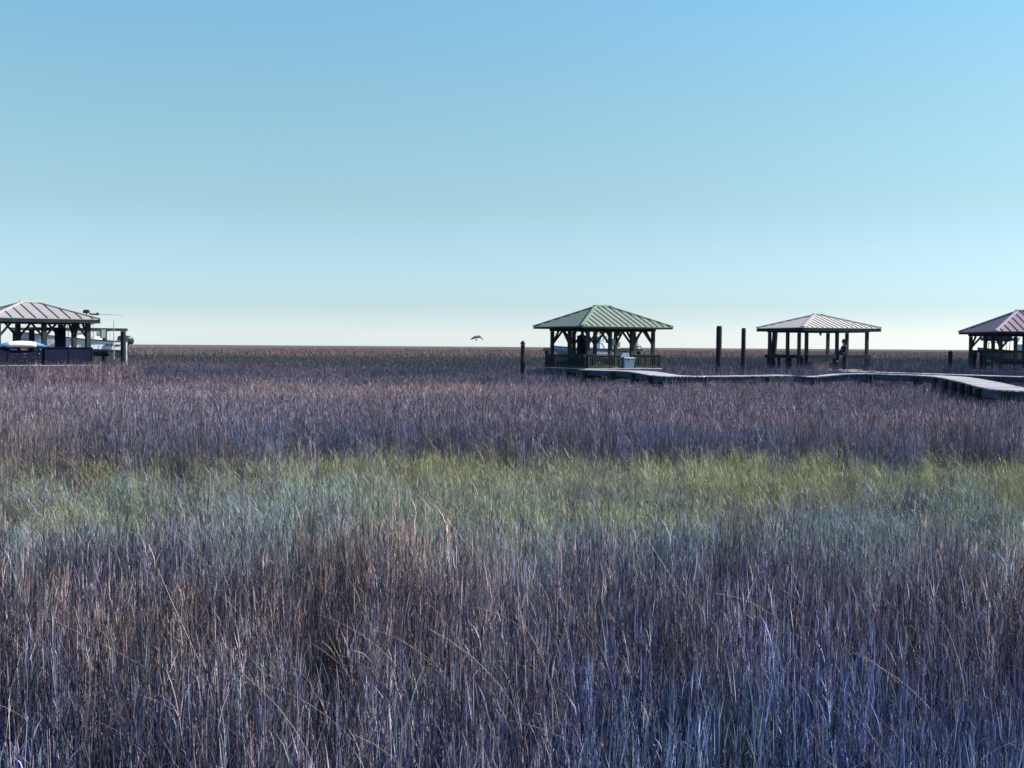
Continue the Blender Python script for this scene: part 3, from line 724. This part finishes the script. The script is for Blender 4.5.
def scatter(name, coll, P, rot, scl, tint, vi, label):
    me = bpy.data.meshes.new(name); me.from_pydata([tuple(p) for p in P], [], [])
    for an, ty, dat, key in (('rot', 'FLOAT_VECTOR', rot, 'vector'), ('scl', 'FLOAT_VECTOR', scl, 'vector'), ('tint', 'FLOAT_COLOR', tint, 'color'), ('vi', 'INT', vi, 'value')):
        at_ = me.attributes.new(an, ty, 'POINT'); at_.data.foreach_set(key, np.ascontiguousarray(dat, dtype=np.int32 if ty == 'INT' else np.float32).ravel())
    o = bpy.data.objects.new(name, me); COL.objects.link(o); me.materials.append(GM)
    ng = bpy.data.node_groups.new(name, 'GeometryNodeTree')
    ng.interface.new_socket('Geometry', in_out='INPUT', socket_type='NodeSocketGeometry'); ng.interface.new_socket('Geometry', in_out='OUTPUT', socket_type='NodeSocketGeometry')
    N = ng.nodes.new; L = ng.links.new
    gi = N('NodeGroupInput'); go = N('NodeGroupOutput'); ci = N('GeometryNodeCollectionInfo'); ci.inputs['Collection'].default_value = coll
    ci.inputs['Separate Children'].default_value = True; ci.inputs['Reset Children'].default_value = True
    ip = N('GeometryNodeInstanceOnPoints'); ip.inputs['Pick Instance'].default_value = True
    def na(nm, ty):
        a = N('GeometryNodeInputNamedAttribute'); a.data_type = ty; a.inputs['Name'].default_value = nm; return a.outputs['Attribute']
    er = N('FunctionNodeEulerToRotation'); L(na('rot', 'FLOAT_VECTOR'), er.inputs[0])
    L(gi.outputs[0], ip.inputs['Points']); L(ci.outputs[0], ip.inputs['Instance']); L(na('vi', 'INT'), ip.inputs['Instance Index'])
    L(er.outputs[0], ip.inputs['Rotation']); L(na('scl', 'FLOAT_VECTOR'), ip.inputs['Scale']); L(ip.outputs[0], go.inputs[0])
    md = o.modifiers.new('scatter', 'NODES'); md.node_group = ng
    tag(o, label, 'grass', kind='stuff'); return o
def field(d0, d1, dens, marg=3.0, slope=.455):
    """random ground points of the view wedge between depths d0 and d1, dens per square metre (may be a function of depth)"""
    X = []; Y = []
    edges = np.geomspace(d0, d1, max(2, int(math.log(d1 / d0) / .08)))
    for a, b in zip(edges[:-1], edges[1:]):
        hw = slope * b + marg; de = dens(.5 * (a + b)) if callable(dens) else dens
        n = rng.poisson(2 * hw * (b - a) * de)
        X.append(rng.uniform(-hw, hw, n)); Y.append(rng.uniform(a, b, n))
    return np.concatenate(X), np.concatenate(Y)
def clear_mask(X, Y):
    keep = np.ones(len(X), bool)
    for G, dx, dy in ((G, G['dx'], G['dy']) for G in (G1, G2, G3, G4)):
        rx = X - G['C'].x; ry = Y - G['C'].y
        lx = rx * G['u'].x + ry * G['u'].y; ly = rx * G['v'].x + ry * G['v'].y
        keep &= ~((lx > dx[0] - .1) & (lx < dx[1] + .1) & (ly > dy[0] - .05) & (ly < dy[1] + .1))
    for P, hw in WALKS:
        for p in P[::4]: keep &= (X - p.x) ** 2 + (Y - p.y) ** 2 > (hw * .70) ** 2
    for B in (B1, B2, B3): keep &= (X - B.location.x) ** 2 + (Y - B.location.y) ** 2 > 2.2 ** 2
    return keep
def mixc(a, b, t): return np.asarray(a)[None] * (1 - t[:, None]) + np.asarray(b)[None] * t[:, None]
def sstep(a, b, x):
    t = np.clip((x - a) / (b - a), 0, 1); return t * t * (3 - 2 * t)
# boundaries of the low green strip, wandering with X
def b_near(X): return 10.7 - .16 * X + .9 * (vnoise(X, X * 0, 2.2, 5) - .5) + .9 * (vnoise(X, X * 0, .7, 6) - .5)
def b_far(X): return 21.2 + 4.0 * (vnoise(X, X * 0 + 9, 5.0, 8) - .5)

near_c = variants('near_grass_kinds', 'near_clump', [clump(100 + i, PAL_NEAR, .24, 118, .0029, .0040, 6, segs=4, llen=(.06, .19), ntus=15, spread=.016, thr=(.60, 1.14), tbr=(.25, 1.6), droops=(2, 5, 9, 14, 26), elr=(66, 88), tips=.3) for i in range(14)])
green_c = variants('green_grass_kinds', 'green_clump', [clump(200 + i, PAL_GREEN, .24, 110, .0030, .0044, 7, hvar=.2, llen=(.10, .26), ntus=20, spread=.018, tbr=(.35, 1.55), droops=(2, 5, 10, 16, 26), elr=(64, 88)) for i in range(10)])
mid_c = variants('mid_grass_kinds', 'mid_clump', [clump(300 + i, PAL_BROWN, .55, 250, .0050, .0072, 5, llen=(.08, .20), ntus=50, spread=.035, tbr=(.2, 1.65), droops=(2, 5, 9, 14, 26), elr=(66, 88), tips=.12) for i in range(10)])
far_c = variants('far_grass_kinds', 'far_clump', [clump(400 + i, PAL_BROWN, 1.6, 260, .022, .035, 3, llen=(.25, .5), ntus=60, spread=.15) for i in range(8)])
straw_c = variants('straw_kinds', 'straw', [stalks(500 + i) for i in range(18)])

def finish(name, coll, nv, X, Y, h, tint, label, wid=1.0, tilt=.03):
    n = len(X)
    rot = np.stack([rng.normal(0, tilt, n), rng.normal(0, tilt, n), rng.uniform(0, 6.283, n)], 1)
    w = wid * rng.uniform(.85, 1.15, n); scl = np.stack([w, w, h], 1)
    t = np.concatenate([np.clip(tint, .02, 3), np.ones((n, 1))], 1)
    scatter(name, coll, np.stack([X, Y, np.zeros(n)], 1), rot, scl, t, rng.integers(0, nv, n), label)
# -- foreground and middle brown grass
X, Y = field(3.3, 26, lambda d: 9.5 if d < 12 else 9, 2.0)
bn, bf = b_near(X), b_far(X)
fuzz = rng.normal(0, .42, len(X)); low = (Y + fuzz > bn) & (Y + fuzz * 2.5 < bf)
patch = vnoise(X, Y, 1.6, 21); keep = ~low | (rng.random(len(X)) < .13 + .15 * (patch > .62))
X, Y, low, patch = X[keep], Y[keep], low[keep], patch[keep]
h = (1.02 + .22 * (patch - .5) + rng.normal(0, .05, len(X))) * np.where(low, .6, 1)
big = vnoise(X, Y, 2.3, 31); sm = vnoise(X, Y, .6, 32)
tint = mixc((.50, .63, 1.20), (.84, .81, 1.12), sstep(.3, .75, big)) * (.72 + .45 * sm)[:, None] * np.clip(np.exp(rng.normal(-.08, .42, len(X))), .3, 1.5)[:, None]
tint = tint * mixc((1.06, .98, .88), (.93, .98, 1.06), sstep(-3.0, 2.0, X / np.maximum(Y, 4) * 8))
tint = tint * (1 + (sstep(6.5, 4.2, Y) * sstep(.35, .7, vnoise(X, Y, 1.1, 33)))[:, None] * np.array([.03, .16, .0]))
edge = sstep(-1.5, -.1, Y - b_near(X)) * (Y < 15)
tint = tint * (1 + edge[:, None] * np.array([.70, .58, .22]))
finish('marsh_grass', near_c, 14, X, Y, h, tint, 'tall purple brown marsh grass filling the foreground, with shaded gaps coloured in as dark blades')
# -- low green strip
X, Y = field(9.5, 29, 11, 2.0)
bn, bf = b_near(X), b_far(X); fuzz = rng.normal(0, .7, len(X))
keep = (Y + fuzz * .45 > bn + .25) & (Y + fuzz * 3.0 < bf); X, Y, bf = X[keep], Y[keep], bf[keep]
h = .46 + .16 * (vnoise(X, Y, 2.0, 41) - .5) + rng.normal(0, .05, len(X)) + .10 * sstep(15, 21, Y)
tt = np.clip((Y - 12) / 7.5 + 1.0 * (vnoise(X, Y, 2.4, 42) - .5), 0, 1)
tint = mixc((.74, .93, 1.28), (1.36, 1.20, .80), tt) * (.92 + .35 * vnoise(X, Y, .9, 43))[:, None]
finish('green_marsh_grass', green_c, 10, X, Y, h, tint, 'low green and yellow green grass strip crossing the middle of the marsh')
# -- mauve grass to the gazebos
X, Y = field(22, 92, lambda d: 2.6 if d < 45 else 1.9, 4.0)
k = (Y + rng.normal(0, 2.0, len(X)) > b_far(X)) & clear_mask(X, Y); X, Y = X[k], Y[k]
base = .90 - .10 * sstep(34, 48, Y) + .22 * sstep(60, 72, Y)
sl = X / Y; w2d = 66.6 - (sl - .275) / .232 * 4.6          # tall creek-bank grass close to the docks
zone = np.where((sl > .14) & (sl < .275) & (Y > 58.6) & (Y < 71), 1.0, 0.0)
zone = np.maximum(zone, np.where((sl >= .275) & (Y > w2d + 1.2) & (Y < 72), 1.12, 0.0))
zone = np.maximum(zone, np.where((sl > .13) & (sl < .30) & (Y > 50) & (Y < 55.6), .36, 0.0))
zone = np.maximum(zone, np.where((sl < -.315) & (Y > 55) & (Y < 66), 1.25, 0.0))
zone = np.maximum(zone, np.where((sl > -.02) & (sl < .055) & (Y > 58) & (Y < 70), .42, 0.0))
fr = 1 - sstep(0, 6, Y - b_far(X)); base = base * (1 - .50 * fr)
h = base + .40 * zone + .22 * (vnoise(X, Y, 5, 51) - .5) + rng.normal(0, .06, len(X))
n1 = vnoise(X / 3, Y, 4.5, 52); n2 = vnoise(X, Y, 2.0, 53)
tint = mixc((.88, .80, 1.12), (1.36, 1.02, 1.18), sstep(.25, .75, n1)) * (.90 + .3 * n2)[:, None]
tint = tint * (1 - (sstep(54, 59, Y) * (.42 + .45 * sstep(.2, .7, vnoise(X / 3, Y, 3, 55))))[:, None] * np.array([.84, .72, .46]))
st_ = np.exp(-((Y - 46 - 4 * (vnoise(X, Y * 0, 14, 54) - .5)) / 3.0) ** 2) * sstep(6, -14, X)
tint = tint * (1 + st_[:, None] * np.array([.42, .38, .12]))
finish('marsh_grass', mid_c, 10, X, Y, h, tint, 'mauve brown marsh grass stretching from the green strip to the gazebos')
# -- darker tall grass across the creek, then the far marsh
for d0, d1, dens, coll, nv, wid, lab in ((84, 150, 1.3, mid_c, 10, 1.15, 'darker tall marsh grass just beyond the gazebos'), (150, 700, lambda d: .30 if d < 320 else .11, far_c, 8, 1.2, 'distant brown marsh grass behind the gazebos reaching the horizon')):
  X, Y = field(d0, d1, dens, 8.0)
  k = clear_mask(X, Y); X, Y = X[k], Y[k]
  dk = sstep(82, 90, Y) * (1 - sstep(105, 150, Y)); n1 = vnoise(X / 2.5, Y, 14, 61)
  h = .95 + .38 * dk * (.5 + n1) + rng.normal(0, .06, len(X))
  tint = mixc((.72, .56, .62), (.24, .34, .46), dk * sstep(.1, .55, n1)) * (.9 + .25 * vnoise(X, Y, 6, 62))[:, None]
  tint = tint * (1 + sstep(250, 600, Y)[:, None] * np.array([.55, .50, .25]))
  finish('marsh_grass', coll, nv, X, Y, h, tint, lab, wid)
# -- pale broken stalks
X, Y = field(4.2, 14, 13, 1.0); n = len(X)
rot = np.stack([rng.normal(0, .15, n), rng.normal(0, .15, n), rng.normal(0, .45, n)], 1); s = rng.uniform(.28, .8, n)
zb = rng.uniform(.45, .95, n)
scatter('straw_stalks', straw_c, np.stack([X, Y, zb], 1), rot, np.stack([s, s, s], 1), np.ones((n, 4)) * np.append(np.ones(3), 1)[None], rng.integers(0, 18, n), 'pale broken straw stalks leaning through the foreground grass')
# -- marsh beyond instancing range: one bumpy sheet at the height of the grass tops
def far_marsh():
    n1, n2 = 120, 60; v = []; ys = 640 * (7000 / 640) ** np.linspace(0, 1, n2)
    for j, y in enumerate(ys):
        for i in range(n1):
            x = (i / (n1 - 1) - .5) * 2 * (.75 * y + 50); v.append((x, y, .05 if j == 0 else .80 + random.uniform(-.1, .12)))
    f = [(j * n1 + i, j * n1 + i + 1, (j + 1) * n1 + i + 1, (j + 1) * n1 + i) for j in range(n2 - 1) for i in range(n1 - 1)]
    me = bpy.data.meshes.new('far_marsh'); me.from_pydata(v, [], f)
    me.materials.append(noisy('far_marsh_grass', (.085, .07, .068), (.15, .125, .11), .02, .9, detail=12)); o = bpy.data.objects.new('far_marsh_grass', me); COL.objects.link(o)
    tag(o, 'tan band of far marsh along the horizon', 'grass', kind='stuff')
far_marsh()

# ------------------------------------------------------------------ light, sky, camera
SKY_TINT = ((0, (1.347, 1.589, 2.094)), (0.013, (1.147, 1.297, 1.695)), (0.0215, (0.942, 1.132, 1.496)), (0.033, (0.798, 0.986, 1.276)), (0.116, (0.833, 0.968, 0.935)), (0.196, (0.915, 1.121, 0.998)), (0.272, (0.903, 1.26, 1.19)), (0.6, (0.52, 0.9, 1.62)), (1.0, (0.45, 0.86, 1.75)))   # graded sky: paler horizon, cyan above; unseen zenith made bluer to fill grass shade
SUN_EL, SUN_AZ = 38, 84       # azimuth to the right of the view direction (+Y)
w = bpy.data.worlds.new('World'); scene.world = w; w.use_nodes = True
nt = w.node_tree; bg = nt.nodes['Background']; sky = nt.nodes.new('ShaderNodeTexSky'); sky.sky_type = 'NISHITA'; sky.sun_disc = False
sky.sun_elevation = R(SUN_EL); sky.sun_rotation = R(SUN_AZ); sky.air_density = 1.0; sky.dust_density = .6; sky.ozone_density = 2.0; sky.altitude = 0
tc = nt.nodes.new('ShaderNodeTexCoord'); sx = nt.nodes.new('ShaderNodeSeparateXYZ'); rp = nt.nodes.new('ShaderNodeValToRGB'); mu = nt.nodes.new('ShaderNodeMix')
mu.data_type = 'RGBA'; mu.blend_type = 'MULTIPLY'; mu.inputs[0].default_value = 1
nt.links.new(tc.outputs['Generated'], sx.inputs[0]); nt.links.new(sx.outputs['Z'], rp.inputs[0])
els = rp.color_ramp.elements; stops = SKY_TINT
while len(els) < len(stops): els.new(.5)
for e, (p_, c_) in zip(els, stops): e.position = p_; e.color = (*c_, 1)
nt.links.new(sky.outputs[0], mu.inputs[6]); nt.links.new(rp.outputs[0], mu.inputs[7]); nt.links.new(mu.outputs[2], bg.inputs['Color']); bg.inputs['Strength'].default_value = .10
sd = bpy.data.lights.new('sun', 'SUN'); sd.energy = 5.0; sd.angle = R(.55); sd.color = (1, .93, .82)
so = bpy.data.objects.new('sun', sd); COL.objects.link(so)
d = Vector((math.sin(R(SUN_AZ)) * math.cos(R(SUN_EL)), math.cos(R(SUN_AZ)) * math.cos(R(SUN_EL)), math.sin(R(SUN_EL))))
so.rotation_euler = d.to_track_quat('Z', 'Y').to_euler(); so.location = (30, 20, 40)
cd = bpy.data.cameras.new('camera'); cd.sensor_width = 36; cd.lens = 36 * F / 1024; cd.clip_start = .1; cd.clip_end = 20000
cam = bpy.data.objects.new('camera', cd); COL.objects.link(cam); scene.camera = cam
pitch = math.atan((384 - 346.6) / F)
cam.matrix_world = Matrix.Translation((0, 0, ZC)) @ Matrix.Rotation(R(90) - pitch, 4, 'X') @ Matrix.Rotation(ROLL, 4, 'Z')
vs = scene.view_settings; vs.view_transform = 'Standard'; vs.look = 'None'; vs.exposure = .55; vs.gamma = 1; vs.use_curve_mapping = False
scene.cycles.max_bounces = 6; scene.cycles.diffuse_bounces = 3; scene.cycles.transparent_max_bounces = 6
